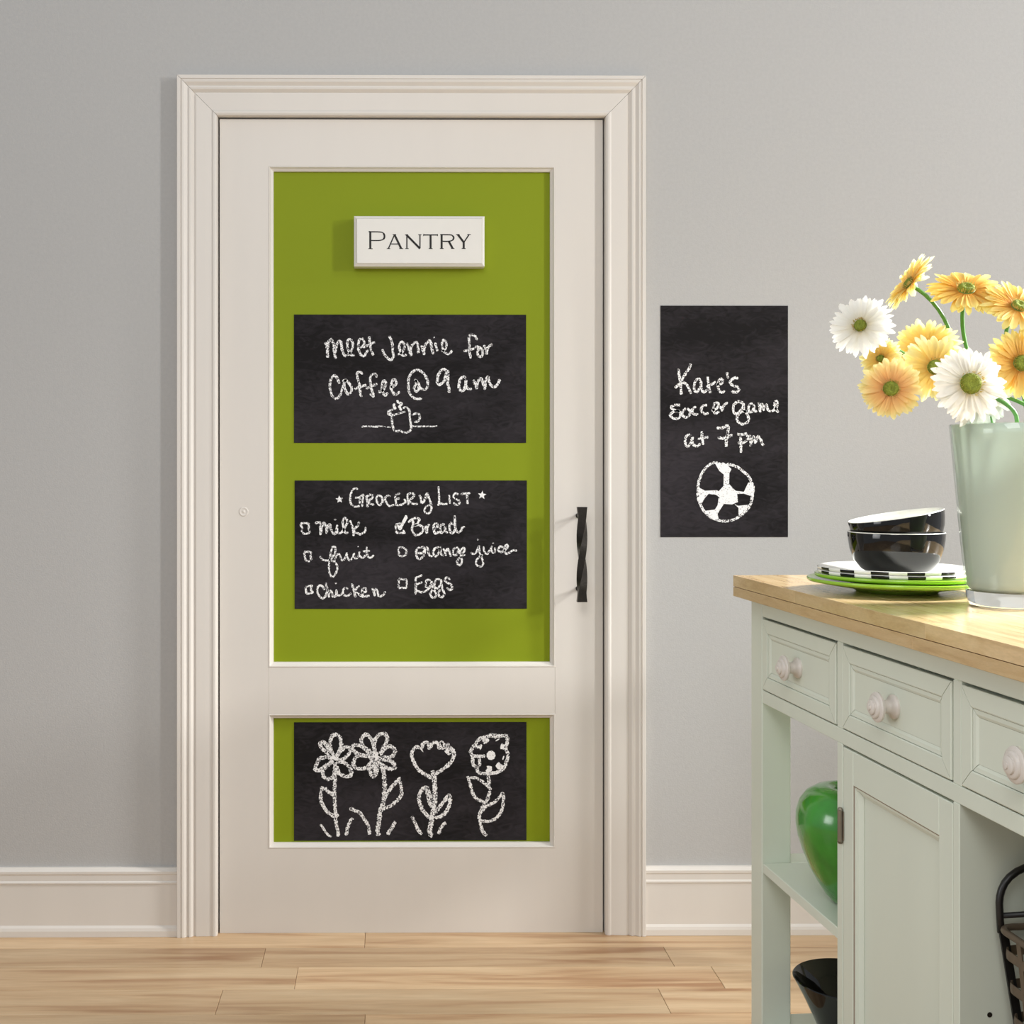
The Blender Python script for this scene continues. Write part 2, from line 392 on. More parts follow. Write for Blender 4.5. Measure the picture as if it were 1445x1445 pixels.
# twisted iron pull
hy = -.056
hx_, hz1 = W(821.5, 715.5, hy); hz0 = W(0, 849.5, hy)[1]
def handle(q):
    n = 64; vs = []
    for i in range(n+1):
        t = i/n; z = hz0+(hz1-hz0)*t
        tw = max(0, min(1, (t-.10)/.80)); a = tw*PI
        wd, th = .0116, .0082
        flare = 1.0
        if t < .05: flare = 1.04-t*.8
        if t > .95: flare = 1.0+(t-.95)*.8
        k = .88 if .1 < t < .9 else 1
        for sx, sy in ((-1, -1), (1, -1), (1, 1), (-1, 1)):
            x, y = sx*wd*flare, sy*th*flare
            if .1 < t < .9: x, y = sx*.0098, sy*.0086
            elif t <= .1: m_ = t/.1; x = sx*(wd*(1-m_)+.0098*m_)*flare; y = sy*(th*(1-m_)+.0086*m_)
            else: m_ = (1-t)/.1; x = sx*(wd*(1-m_)+.0098*m_)*flare; y = sy*(th*(1-m_)+.0086*m_)
            vs.append((hx_+x*math.cos(a)-y*math.sin(a), hy+x*math.sin(a)+y*math.cos(a), z))
    fs = [(i*4+k, i*4+(k+1) % 4, i*4+4+(k+1) % 4, i*4+4+k) for i in range(n) for k in range(4)]
    fs += [(0, 1, 2, 3), (n*4+3, n*4+2, n*4+1, n*4)]
    q.add(vs, fs)
hnd = dpart('handle', M['iron'], handle, auto=35)
for py in (729, 834):
    zz = W(0, py, hy)[1]
    q = MB(); q.tube([(hx_-lx0, hy+.004-LEAF_Y, zz), (hx_-lx0, -.004, zz), (hx_-lx0, -.0035, zz), (hx_-lx0, .0002, zz)], [.0038, .0038, .0060, .0066], 14)
    q.build('standoff', M['iron'], hnd, smooth=False, auto=40)

# ------------------------------------------------------------------ strokes (chalk, lettering)
def catmull(pts, step=1.3):
    if len(pts) < 3:
        P = pts
    P = [pts[0]]+list(pts)+[pts[-1]]; out = []
    for i in range(1, len(P)-2):
        p0, p1, p2, p3 = P[i-1], P[i], P[i+1], P[i+2]
        n = max(2, int(math.hypot(p2[0]-p1[0], p2[1]-p1[1])/step))
        for k in range(n):
            t = k/n
            out.append(tuple(.5*((2*p1[j])+(-p0[j]+p2[j])*t+(2*p0[j]-5*p1[j]+4*p2[j]-p3[j])*t*t+(-p0[j]+3*p1[j]-3*p2[j]+p3[j])*t**3) for j in (0, 1)))
    out.append(pts[-1]); return out
class Ink:
    """thin marks lying on an upright surface at y"""
    def __init__(s, y): s.y = y; s.q = MB(); s.n = 0; s.rg = random.Random(3); s.parts = []
    def part(s, name, key=1):
        for nm, kk, q in s.parts:
            if nm == name and kk == key: s.q = q; return
        s.q = MB(); s.parts.append((name, key, s.q))
    def pt(s, p):
        x, z = W(p[0], p[1], s.y); return (x, s.y-.00005*(1+s.n % 9)*.6, z)
    def ribbon(s, pts, w, jit=.28, mi=0, cap=True, smooth=True):
        s.n += 1
        P = catmull(pts) if smooth else list(pts)
        n = len(P); vs = []; 
        for i, p in enumerate(P):
            a = P[max(i-1, 0)]; b = P[min(i+1, n-1)]
            dx, dy = b[0]-a[0], b[1]-a[1]; L = math.hypot(dx, dy) or 1
            nx, ny = -dy/L, dx/L
            e = 1.0
            if cap and (i == 0 or i == n-1): e = .55
            h1 = w/2*e*(1+s.rg.uniform(-jit, jit)); h2 = w/2*e*(1+s.rg.uniform(-jit, jit))
            vs.append(s.pt((p[0]+nx*h1, p[1]+ny*h1))); vs.append(s.pt((p[0]-nx*h2, p[1]-ny*h2)))
        s.q.add(vs, [(2*i, 2*i+1, 2*i+3, 2*i+2) for i in range(n-1)], mi)
    def poly(s, pts, mi=0, jit=0.0):
        s.n += 1
        s.q.add([s.pt((p[0]+s.rg.uniform(-jit, jit), p[1]+s.rg.uniform(-jit, jit))) for p in pts], [tuple(range(len(pts)))], mi)
def parse(txt, x0, y0, k):
    out = []
    for st in txt.strip().replace('\n', ' ').split('/'):
        v = st.split()
        if v: out.append([(x0+float(a.split(',')[0])/k, y0+float(a.split(',')[1])/k) for a in v])
    return out

# pantry sign
SY = -.020
sx0, sz1 = W(499.5, 304.5, SY); sx1, sz0 = W(684, 375.5, SY)
sign = thing('pantry_sign', 'cream rectangular wooden sign reading PANTRY on the green door panel', 'sign', ((sx0+sx1)/2, PANEL_Y, (sz0+sz1)/2))
mb = MB(); hw, hh = (sx1-sx0)/2, (sz1-sz0)/2; D = PANEL_Y-SY
b_ = .0045
lv = [(-hw, -hh, -.0005), (-hw, -hh, -(D-.006)), (-hw+.0022, -hh+.0022, -(D-.0045)), (-hw+.0060, -hh+.0060, -(D-.0012)), (-hw+.0066, -hh+.0066, -(D-.0022)), (-hw+.0078, -hh+.0078, -D)]
vs = []
for a, c, y in lv: vs += [(a, y, c), (-a, y, c), (-a, y, -c), (a, y, -c)]
fs = [(4*i+k, 4*i+(k+1) % 4, 4*i+4+(k+1) % 4, 4*i+4+k) for i in range(len(lv)-1) for k in range(4)]
fs += [(0, 1, 2, 3), tuple(4*(len(lv)-1)+k for k in range(4))]
mb.add(vs, fs); mb.build('sign_board', M['sign'], sign)
ink = Ink(SY-.0003)
k8 = 8.758
def LS(txt, w, smooth=False):
    for p in parse(txt, 510, 310, k8): ink.ribbon(p, w/k8, 0, 0, False, smooth)
LS('110,148 110,360 / 855,186 855,357 / 992,183 992,357 / 1080,266 1128,354', 25)
LS('408,183 492,357 / 556,186 724,357 / 1192,182 1266,280 / 1265,272 1265,356', 25)
LS('110,256 150,258 230,256 272,240 284,205 272,168 230,152 92,150', 14, True)
LS('272,240 284,222 284,190 272,170', 22, True)
LS('410,183 334,357 / 562,186 562,357 / 724,184 724,354 / 765,188 945,188 / 1332,182 1266,280', 15)
LS('362,300 460,300', 12)
LS('992,265 1040,267 1095,264 1130,250 1140,225 1128,198 1095,186 975,184', 14, True)
LS('1130,248 1140,232 1140,215 1128,200', 20, True)
LS('84,359 140,359 / 314,357 356,357 / 468,357 516,357 / 542,357 584,357 / 538,185 576,185 / 702,185 742,185 / 832,357 880,357 / 970,356 1016,356 / 1108,355 1150,355 / 1170,182 1214,182 / 1308,182 1352,182 / 1240,355 1288,355 / 386,183 430,183 / 90,146 110,146', 9)
LS('769,176 769,202 / 941,176 941,202', 9)
ink.q.v = [(x-sign.location[0], y-PANEL_Y, z-sign.location[2]) for x, y, z in ink.q.v]
lt = ink.q.build('lettering', M['ink'], sign)

# chalkboards ---------------------------------------------------------------
def chalkboard(label, x0, x1, y0, y1, ysurf, draw):
    bx0, bz1_ = W(x0, y0, ysurf); bx1, bz0_ = W(x1, y1, ysurf)
    cx, cz = (bx0+bx1)/2, (bz0_+bz1_)/2
    t = thing('chalkboard', label, 'chalkboard', (cx, ysurf, cz), group='chalkboards' )
    q = MB(); q.box(bx0-cx, bx1-cx, -.0014, -.0001, bz0_-cz, bz1_-cz, .0003); q.build('board', M['board'], t)
    k = Ink(ysurf-.0016); draw(k)
    for nm, kk, q in k.parts:
        if not q.v: continue
        q.v = [(x-cx, y-ysurf, z-cz) for x, y, z in q.v]
        q.build(nm, [M['chalk'], M['chalk_heavy']], t)
def star(k, x, y, r, a0=-90, mi=1):
    k.poly([(x+(r if i % 2 == 0 else r*.45)*math.cos(math.radians(a0+36*i)), y+(r if i % 2 == 0 else r*.45)*math.sin(math.radians(a0+36*i))) for i in range(10)], mi)

def draw_meet(k):
    def R(t, w, *a, mi=0):
        for p in parse(t, *a): k.ribbon(p, w*0.9, mi=mi)
    A = (450, 464, 11.115)
    # "meet"
    k.part('written_line', 1)
    R('95,215 125,260 135,350 140,455 / 130,330 150,220 190,170 225,215 240,320 258,470 / 250,380 275,260 320,190 350,230 365,330 400,410 440,425', 4.3, *A)
    R('440,425 505,350 535,240 490,160 450,200 450,300 485,385 520,415 565,415', 3.5, *A)
    R('650,300 705,255 705,190 665,150 625,200 620,300 645,390 700,430 750,370 760,330', 3.7, *A)
    R('690,290 770,260 880,205 / 790,120 800,230 820,340 855,420', 3.7, *A)
    # J e
    R('1100,110 1135,180 1155,270 1158,360 1170,420 1140,485 1080,460 1020,390 995,320', 3.8, *A)
    R('1240,410 1300,370 1345,290 1325,215 1285,210 1262,270 1275,350 1320,425 1375,400', 3.6, *A)
    # coffee
    k.part('written_line', 2)
    R('325,860 290,780 250,735 205,760 175,850 180,960 215,1060 265,1095 325,1050 360,960 400,860', 4.0, *A)
    R('370,830 420,800 400,850 405,930 440,1010 480,1020 515,960 500,890 450,830 400,800', 4.2, *A)
    R('690,710 650,680 605,690 600,740 630,850 645,950 655,1040 675,1075 / 555,945 650,910 745,880', 3.7, *A)
    R('905,765 895,715 850,710 805,760 810,870 830,960 850,1020 860,1080 / 735,935 820,905 915,860 / 800,1020 850,1060', 3.7, *A)
    R('925,990 990,975 1045,900 1045,830 1010,820 990,880 1000,980 1035,1045 1080,1000', 4.0, *A)
    R('1120,910 1180,900 1215,840 1190,795 1150,820 1130,920 1160,1000 1200,1035 1270,985', 4.0, *A)
    B = (570, 464, 10.32)
    k.part('written_line', 1)
    R('40,205 65,260 85,330 110,395 / 110,380 95,300 130,225 180,195 205,250 210,355', 3.9, *B)
    R('255,240 275,300 300,380 / 290,330 310,240 370,170 395,220 410,310 430,370', 4.0, *B)
    R('455,200 470,260 490,335 / 432,118 442,135', 3.6, *B)
    R('545,330 590,310 618,240 595,165 560,180 558,270 595,345 650,365 705,315', 3.5, *B)
    # for
    R('1065,165 1040,110 970,80 950,130 955,230 955,330 975,430 / 870,325 960,305 1050,280', 3.7, *B)
    R('1040,255 1090,265 1130,290 1150,340 1130,400 1090,400 1070,340 1090,280 / 1165,235 1190,290 1210,375 / 1205,350 1225,270 1290,220', 4.0, *B)
    # @
    k.part('written_line', 2)
    R('150,740 180,760 180,800 150,850 165,910 210,890 215,820 190,770 160,745 / 215,780 230,850 290,885 345,850 345,770 310,680 250,620 180,600 110,640 70,730 65,850 90,950 140,1005 210,1020 265,1010', 3.8, *B)
    # 9
    R('640,640 590,590 530,620 490,710 490,790 530,810 590,740 635,600 / 640,600 640,720 640,800 660,870 655,930', 4.2, *B)
    # am
    R('905,720 860,695 815,750 800,850 840,910 890,850 905,740 / 905,740 900,820 940,875 990,870', 4.2, *B)
    R('1005,745 1040,800 1060,880 / 1060,860 1075,780 1120,720 1150,790 1185,885 / 1185,860 1185,760 1225,700 1245,780 1300,850 1360,810 1400,735', 4.2, *B)
    Dd = (500, 555, 11.115)
    k.part('cup_drawing', 1)
    R('110,530 200,515 300,520 400,515 480,525 570,535 / 120,515 260,525 380,530 / 905,510 1000,525 1120,520 1220,520 1300,510 / 930,520 1100,515 1250,522', 1.9, *Dd)
    R('610,250 540,280 525,310 560,340 640,335 720,310 800,290 / 590,350 590,430 605,520 640,590 720,590 780,620 860,600 890,560 885,480 870,380 865,280 820,220 760,230', 3.2, *Dd)
    R('900,340 960,315 1015,325 1025,390 1000,440 940,450', 3.2, *Dd)
    R('630,160 620,200 650,250 / 665,110 700,150 745,160 710,210 740,270 / 560,300 570,330', 3.9, *Dd, mi=1)
chalkboard('black chalkboard noting meet for coffee with a drawn cup, upper of three on the door', 415, 742.5, 444, 625, PANEL_Y, draw_meet)

def draw_list(k):
    def R(t, w, *a, mi=0):
        for p in parse(t, *a): k.ribbon(p, w*0.92, mi=mi)
    A = (465, 675, 10.70)
    k.part('chalk_star', 1); star(k, 465+150/10.7, 675+318/10.7, 5.6, -95); k.part('chalk_star', 2); star(k, 550+1345/10.32, 675+245/10.32, 6.2, -85)
    for kk, c in ((1, (465+152/10.7, 675+320/10.7)), (2, (550+1345/10.32, 675+245/10.32))):
        k.part('chalk_star', kk); k.poly([(c[0]+3.2*math.cos(i), c[1]+3.2*math.sin(i)) for i in range(0, 6)], 1)
    k.part('written_heading', 1)
    R('430,165 380,150 330,210 310,310 330,390 390,430 460,410 / 385,295 450,285 510,245 500,330 490,430 / 460,300 455,380', 3.0, *A)
    R('555,260 570,340 575,435 / 550,280 620,245 655,270 620,320 580,350 620,385 675,400', 3.2, *A)
    R('740,250 710,290 720,360 760,405 800,350 790,290 745,250', 3.2, *A)
    R('920,275 870,260 840,300 860,370 910,420 975,395', 3.0, *A)
    R('990,265 1000,340 1010,415 / 995,245 1065,228 / 1010,310 1060,305 / 1010,400 1080,400 1150,355 1120,310', 3.0, *A)
    B = (550, 675, 10.32)
    R('255,245 265,320 275,395 / 250,245 310,215 360,240 330,285 280,325 340,370 410,375', 3.1, *B)
    R('430,240 455,290 460,355 500,330 540,220 560,260 590,340 610,420 590,490 545,510 505,470 530,410 590,390', 3.2, *B)
    R('710,115 715,200 720,280 715,390 / 695,392 740,365 790,378 845,368 / 865,240 870,300 880,370', 3.0, *B)
    R('1005,235 960,220 925,255 960,300 1015,335 1000,385 955,380 930,350', 3.0, *B)
    R('1035,235 1100,220 1175,215 / 1125,235 1130,300 1135,375', 3.2, *B)
    # milk
    E = (415, 725, 10.32)
    k.part('checkbox_drawing', 1)
    R('95,145 115,210 115,270 / 95,140 160,135 230,150 / 215,160 215,230 240,270 / 120,280 180,290 235,275', 3.1, *E)
    k.part('written_word', 1)
    R('305,140 370,125 385,200 385,310 / 395,280 400,200 440,130 465,200 475,290 / 480,270 490,190 525,150 535,220 570,290 610,270 630,160 / 600,75 600,95', 3.5, *E)
    R('630,170 625,250 660,285 720,240 775,120 745,60 710,90 715,180 740,270 790,275', 3.3, *E)
    R('815,95 840,160 860,230 865,325 / 940,115 930,170 880,220 870,250 910,280 970,295 1030,260 1045,215 1030,200', 3.4, *E)
    # fruit
    k.part('checkbox_drawing', 2)
    R('145,565 160,630 170,685 / 145,560 200,550 260,570 / 245,570 240,620 255,675 / 170,680 230,695', 3.1, *E)
    k.part('written_word', 2)
    R('375,620 420,670 490,680 550,640 600,560 600,490 565,480 540,540 525,640 510,740 515,850 555,920 610,860 630,770 590,700 540,680 / 590,680 630,590 660,590 680,640 700,680 740,650 770,560 / 765,570 780,640 810,680 850,640 880,570 / 870,590 890,650 940,620 950,550 / 945,600 985,640 1030,620 1060,560 1055,480 / 1000,545 1105,540 / 1060,560 1075,620 1110,640 1165,605 / 928,470 934,486', 3.0, *E)
    # chicken
    k.part('checkbox_drawing', 3)
    R('170,1065 175,1120 185,1175 / 170,1060 225,1050 275,1045 / 255,1060 250,1110 280,1150 / 185,1170 240,1155 280,1145', 3.1, *E)
    k.part('written_word', 3)
    R('440,1110 420,1060 370,1045 340,1100 355,1180 410,1230 455,1200 480,1120 / 465,1005 480,1080 490,1150 510,1220 / 500,1180 530,1120 550,1150 570,1210 610,1190 620,1100 / 605,1000 615,1020', 3.3, *E)
    R('620,1110 625,1170 660,1190 710,1150 / 785,1100 745,1080 710,1120 720,1180 780,1195 830,1150', 3.2, *E)
    R('840,1015 860,1080 880,1150 895,1215 / 950,1045 910,1090 870,1130 930,1160 980,1200 1010,1215', 3.3, *E)
    R('985,1150 1050,1130 1040,1080 1000,1090 990,1150 1020,1205 1100,1190 / 1135,1085 1160,1140 1175,1200 / 1165,1150 1190,1090 1215,1130 1230,1190 1270,1200 1310,1170 1330,1130', 3.2, *E)
    # bread, box with a tick
    k.part('checkbox_drawing', 4)
    R('85,680 90,740 95,795 / 85,670 160,655 / 95,795 160,795 230,795 / 190,750 215,790', 3.0, *B)
    R('115,680 150,740 185,660 245,540 / 135,690 155,735 / 150,740 195,650 250,560', 3.8, *B, mi=1)
    k.part('written_word', 4)
    R('320,590 340,660 325,740 350,820 / 270,645 330,590 390,575 430,600 400,660 350,690 420,680 480,710 485,760 440,810 370,825 330,780', 3.6, *B)
    R('520,690 535,740 540,805 / 540,760 550,700 580,665 / 635,740 690,710 690,660 650,670 635,730 660,800 720,780', 3.6, *B)
    R('800,680 760,670 735,720 745,790 790,770 810,690 / 810,690 815,770 850,790 / 930,670 890,650 870,710 890,790 930,790 955,720 / 945,540 950,620 955,720 985,785 1030,770 1060,720 1095,705', 3.4, *B)
    G = (550, 720, 7.605)
    k.part('checkbox_drawing', 5)
    R('95,410 100,450 100,490 / 90,405 140,400 185,430 / 180,430 170,480 / 100,490 150,490 180,470', 3.0, *G)
    k.part('written_word', 5)
    R('330,400 290,420 285,490 320,525 370,480 375,410 335,395 / 300,455 350,460 400,400 415,450 430,490 460,490 / 530,400 490,405 465,450 490,495 530,450 540,400 550,470 580,490 / 575,410 595,450 605,490 / 600,470 615,415 635,430 655,500', 3.2, *G)
    R('735,400 690,415 680,470 715,480 745,410 / 745,420 760,490 775,550 750,590 720,560 740,520 775,500 / 760,475 800,440 795,400 765,430 775,480 812,480', 3.1, *G)
    R('870,450 890,470 930,450 955,385 965,450 990,520 1005,570 980,605 935,590 930,540 975,490 1000,480 / 1005,390 1015,440 1045,470 1080,420 1100,380 / 1085,400 1100,450 1125,455 1130,400 / 940,310 950,322 / 1106,350 1114,360', 3.0, *G)
    R('1215,400 1180,390 1165,430 1190,450 1220,440 1265,400 1260,370 1230,400 1240,460 1280,460 1330,430 1365,440', 3.2, *G)
    k.part('checkbox_drawing', 6)
    R('95,740 95,790 95,835 / 95,735 185,745 / 180,745 180,785 185,830 / 95,835 185,832', 3.0, *G)
    k.part('written_word', 6)
    R('275,715 280,790 275,905 / 265,730 350,695 / 285,800 350,770 / 280,860 340,880 400,860 450,800 / 440,750 395,755 390,820 430,820 450,760 / 450,760 460,830 495,890 490,930 460,940 435,900 460,850 500,830', 3.2, *G)
    R('540,740 495,745 480,810 510,840 545,800 550,740 / 550,750 560,830 585,890 575,925 540,930 520,890 545,850 / 650,745 610,720 590,750 620,780 660,800 670,840 640,855 610,830', 3.2, *G)
chalkboard('black chalkboard with a grocery list, middle of three on the door', 416, 743.5, 678, 859, PANEL_Y, draw_list)

def draw_flowers(k):
    def R(t, w, *a, mi=0):
        for p in parse(t, *a): k.ribbon(p, w*1.12, mi=mi)
    A = (430, 1020, 8.5)
    k.part('flower_drawing', 1)
    R('355,430 320,340 300,240 330,160 370,140 420,170 435,260 410,350 370,430 / 350,430 260,350 200,300 185,240 230,230 280,300 350,420 / 370,430 430,340 490,290 540,300 530,370 470,430 380,450 / 340,440 260,410 180,430 150,480 125,550 170,570 230,530 330,460 / 350,460 270,510 220,570 225,640 280,670 340,650 360,580 365,480 / 380,470 450,470 520,510 555,570 550,630 480,640 410,600 380,520', 4.6, *A)
    R('355,400 330,420 370,440 350,460 380,430 / 320,400 390,440', 5.5, *A, mi=1)
    k.poly([(430+(345+48*math.cos(a*.7))/8.5, 1020+(428+40*math.sin(a*.7))/8.5) for a in range(9)], 1)
    k.part('flower_drawing', 2)
    R('850,420 760,350 690,270 680,190 730,140 780,170 820,250 850,400 / 850,400 830,280 850,190 920,130 980,150 985,220 930,320 880,400 / 890,400 940,330 1010,280 1070,310 1080,370 1020,410 910,420 / 880,440 970,440 1060,480 1080,540 1000,550 920,500 860,450 / 840,440 770,400 650,390 590,450 600,530 680,550 750,530 820,450 / 840,450 770,510 790,600 820,650 850,600 820,520 850,460 / 830,400 740,310 650,270 580,270 590,330 650,380 780,400 / 830,470 870,540 855,630', 4.6, *A)
    R('790,390 850,380 880,430 820,420 850,460 900,440 / 800,360 860,440 / 830,350 880,430', 7.0, *A, mi=1)
    k.poly([(430+(842+72*math.cos(a*.7))/8.5, 1020+(410+66*math.sin(a*.7))/8.5) for a in range(9)], 1)
    k.part('flower_drawing', 1)
    R('365,560 365,680 355,800 360,900 365,1010 370,1110 375,1200 400,1300 400,1365 / 240,780 300,840 370,880 / 215,760 195,830 195,920 230,1010 290,1080 360,1120 400,1090', 4.3, *A)
    R('190,1215 240,1290 290,1350 325,1362', 3.0, *A)
    k.part('flower_drawing', 2)
    R('575,1140 530,1210 505,1290 500,1350 / 540,1020 600,1050 660,1080 710,1150 760,1230 780,1340', 4.0, *A)
    R('920,520 950,620 960,740 955,850 940,950 910,1050 890,1170 875,1280 885,1355', 5.2, *A)
    R('940,960 980,860 1050,760 1130,680 1140,650 / 1140,700 1160,800 1160,860 1110,930 1020,1000 930,1030 / 1085,1180 1050,1250 990,1340', 4.2, *A)
    B = (570, 1020, 8.5)
    k.part('flower_drawing', 3)
    R('345,665 240,610 150,530 100,420 100,340 150,290 210,310 / 210,310 230,250 280,240 310,320 / 310,310 340,250 400,240 430,320 / 440,320 455,230 490,290 530,260 560,330 590,340 / 560,330 600,360 590,430 540,500 460,560 380,620 350,670 / 345,570 350,640', 4.4, *B)
    R('200,320 215,310 / 440,320 450,250 470,300 / 510,370 560,320 590,350', 8.0, *B, mi=1)
    R('360,640 370,760 375,880 365,1000 340,1120 320,1230 310,1330 345,1360 / 345,1050 330,1200 300,1310', 5.4, *B)
    R('340,1010 300,930 280,840 260,770 200,830 180,900 200,990 240,1070 310,1140 / 275,770 300,830 330,940 / 380,1080 440,990 500,920 545,870 550,960 510,1060 450,1120 370,1140', 4.6, *B)
    R('95,1120 130,1190 170,1280 215,1340 / 505,1195 450,1250 415,1335', 4.0, *B)
    k.part('flower_drawing', 4)
    R('990,610 900,600 870,540 830,500 825,410 800,350 830,290 860,250 900,200 980,170 1060,145 1150,160 1230,160 1240,230 1220,300 1250,390 1230,470 1200,540 1130,590 1030,610', 4.2, *B)
    R('830,400 900,400 975,400 / 890,410 910,480 890,540 / 850,290 930,290 / 950,200 980,250 / 1040,150 1110,180 / 1230,210 1240,160', 4.0, *B)
    R('1120,200 1128,212 / 1160,280 1210,290 / 1185,420 1200,425 / 1030,520 1015,600 1030,610 / 1110,500 1160,530 1190,520 / 970,200 1000,240 / 910,285 935,290', 7.0, *B, mi=1)
    k.poly([(570+(1045+55*math.cos(i*.7))/8.5, 1020+(392+58*math.sin(i*.7))/8.5) for i in range(9)], 1)
    R('1010,630 1030,740 / 1010,760 1045,810 / 1030,820 1010,900 970,970 930,1040 905,1120 915,1200 940,1290 990,1360', 4.2, *B)
    R('765,640 790,720 820,830 870,910 960,950 / 790,655 880,670 960,720 1030,780 / 920,1080 990,1000 1080,960 1150,890 1190,850 1190,960 1170,1060 1110,1140 1030,1180 920,1180', 3.8, *B)
chalkboard('black chalkboard with four chalk flowers, lowest on the door, below the mid rail', 415, 743, 1019, 1186, PANEL_Y, draw_flowers)

def draw_kate(k):
    def R(t, w, *a, mi=0):
        for p in parse(t, *a): k.ribbon(p, w*0.95, mi=mi)
    A = (935, 505, 8.028)
    k.part('written_line', 1)
    R('185,120 195,200 210,300 215,415 / 325,65 310,110 250,200 220,260 / 145,340 190,300 250,280 290,320 330,405', 3.8, *A)
    R('440,260 410,235 370,280 365,360 395,385 435,320 440,260 / 440,270 445,350 480,390 510,350 / 515,210 525,290 545,400 / 500,330 560,300 610,265', 3.6, *A)
    R('615,300 670,290 690,250 660,235 635,290 645,360 680,395 710,370 / 735,160 750,230', 3.6, *A)
    R('865,230 820,225 770,270 800,310 860,330 870,370 820,390 790,370', 3.8, *A)
    k.part('written_line', 2)
    R('205,535 140,535 100,560 140,590 200,610 200,670 140,690 90,650 130,610 200,600 / 270,570 230,610 240,660 290,670 320,610 280,570 / 320,600 360,560 / 385,550 350,580 350,630 410,640', 3.6, *A)
    R('510,535 465,540 445,590 480,635 525,620 / 560,595 620,570 640,520 600,510 580,570 600,625 650,610 / 660,545 670,570 685,605 / 685,590 700,540 745,500', 3.6, *A)
    R('920,510 860,495 810,540 815,620 860,625 910,570 925,510 / 925,520 930,590 970,640 980,710 930,750 870,730 850,670 890,620 960,600', 3.7, *A)
    R('1030,515 990,530 985,600 1020,610 1040,560 1040,520 / 1040,540 1050,600 1080,600 / 1095,500 1110,560 1115,615 / 1115,580 1135,520 1160,600 / 1160,570 1185,530 1205,590 1250,600 1300,560 1310,500 1285,490 1280,550 1320,620', 3.6, *A)
    k.part('written_line', 3)
    R('330,880 290,870 260,930 280,1005 320,970 345,890 / 345,890 345,970 390,1000 435,970 / 450,830 455,900 465,985 / 405,920 460,905 525,895', 3.6, *A)
    R('640,795 690,790 745,770 750,830 730,900 730,1000 / 630,900 700,910 800,870', 4.0, *A)
    R('620,795 650,790 / 728,990 732,1005', 5.0, *A, mi=1)
    R('850,860 900,870 950,860 975,900 940,950 860,965 / 890,890 895,980 895,1075 / 990,870 1005,930 1005,1005 / 1010,960 1040,890 1060,970 / 1060,960 1090,890 1120,930 1150,995', 3.9, *A)
    Bq = (970, 640, 13.136)
    k.part('ball_drawing', 1)
    R('535,155 400,220 300,330 235,470 210,620 205,780 240,920 315,1060 430,1170 570,1235 720,1255 870,1225 1000,1150 1110,1050 1185,930 1220,780 1235,640 1200,530 1150,430 1060,340 940,250 800,205 650,195 535,170', 3.9, *Bq)
    for t in ('520,180 640,175 740,200 830,290 790,360 785,560 680,590 685,390 600,320',
              '700,580 790,570 860,650 930,710 950,900 840,945 690,935 610,850 590,700',
              '220,630 340,690 560,680 640,740 640,840 540,765 400,750 330,830 280,920 220,860',
              '590,820 690,930 620,1040 570,1120 590,1210 500,1235 330,1065 520,1040 570,960',
              '890,690 1060,710 1140,540 1230,530 1245,760 1180,785 1060,745 920,750',
              '880,935 960,970 1060,960 1130,950 1110,1040 1000,1165 960,1120 960,1010'):
        k.poly(parse(t, *Bq)[0], 1)
chalkboard("black upright chalkboard on the grey wall noting Kate's soccer game with a ball", 932.5, 1113, 431, 758, 0.0, draw_kate)

# ================================================================== kitchen cart
CO = Vector((.7235, -.6231, -.006)); CR = math.atan2(.06712, .99775)
cart = thing('kitchen_cart', 'pale sage painted kitchen cart with drawers, open shelves and a cupboard', 'cabinet', CO, (0, 0, CR))
# local: x = into the cart from its drawer side, y = -u (u runs towards the viewer)
def cpart(name, m, fn, parent=None, **k):
    q = MB(); fn(q); return q.build(name, m, parent or cart, **k)
def cbox(name, u0, u1, v0, v1, z0, z1, c=.0012, m='cab', parent=None):
    return cpart(name, M[m], lambda q: q.box(v0, v1, -u1, -u0, z0, z1, c), parent)
UL, VD = 1.190, .60
ZB, ZA0, ZA1, ZT0 = .076, .708, .733, .9085
for u in (0, UL-.058):
    for v in (0, VD-.058):
        cbox('leg', u, u+.058, v, v+.058, .006, ZT0-.001, .002)
cbox('top_rail', .058, UL-.058, .001, .022, .876, ZT0-.001)
cbox('lower_rail', .058, UL-.058, .001, .022, ZA0, ZA1)
cbox('back_apron', .058, UL-.058, VD-.022, VD-.002, ZA0, ZT0-.001)
for u in (.012, UL-.034): cbox('end_apron', u, u+.022, .058, VD-.058, ZA0, ZT0-.001)
for u in (.398, .770): cbox('divider_stile', u, u+.021, .001, .022, ZA1, .876)
# dust board under the drawers
cbox('dust_board', .035, UL-.035, .023, VD-.023, ZA0+.006, ZA1-.004, .0005)
# shelves
cbox('shelf', .0585, .397, .002, VD-.002, .377, .396)
cbox('shelf', .002, .0580, .0585, VD-.0585, .377, .396)
cbox('bottom_shelf', .0585, UL-.0585, .002, VD-.002, .055, ZB)
cbox('bottom_shelf', .002, .0580, .0585, VD-.0585, .055, ZB)
# cupboard
cbox('side_panel', .398, .418, .001, VD-.023, ZB, ZA0)
sp = cbox('side_panel', .770, .786, .001, VD-.023, ZB, ZA0)
cbox('back_panel', .418, .770, VD-.022, VD-.004, ZB, ZA0)
cpart('pin_hole', M['shadowgap'], lambda q: q.lathe([(.0036, 0), (.0036, .0003), (.0028, .0003), (.0026, .0001)], 16, (.044, -.7863, .42), rot=Matrix.Rotation(PI/2, 3, 'X')), sp)
cbox('back_panel', .787, UL-.0585, VD-.022, VD-.004, ZB, ZA0)  # unseen back of the open bay, added to keep its inside dark
cbox('side_panel', UL-.056, UL-.040, .0585, VD-.0585, ZB, ZA0)  # unseen near end, closed off to block light from the bay
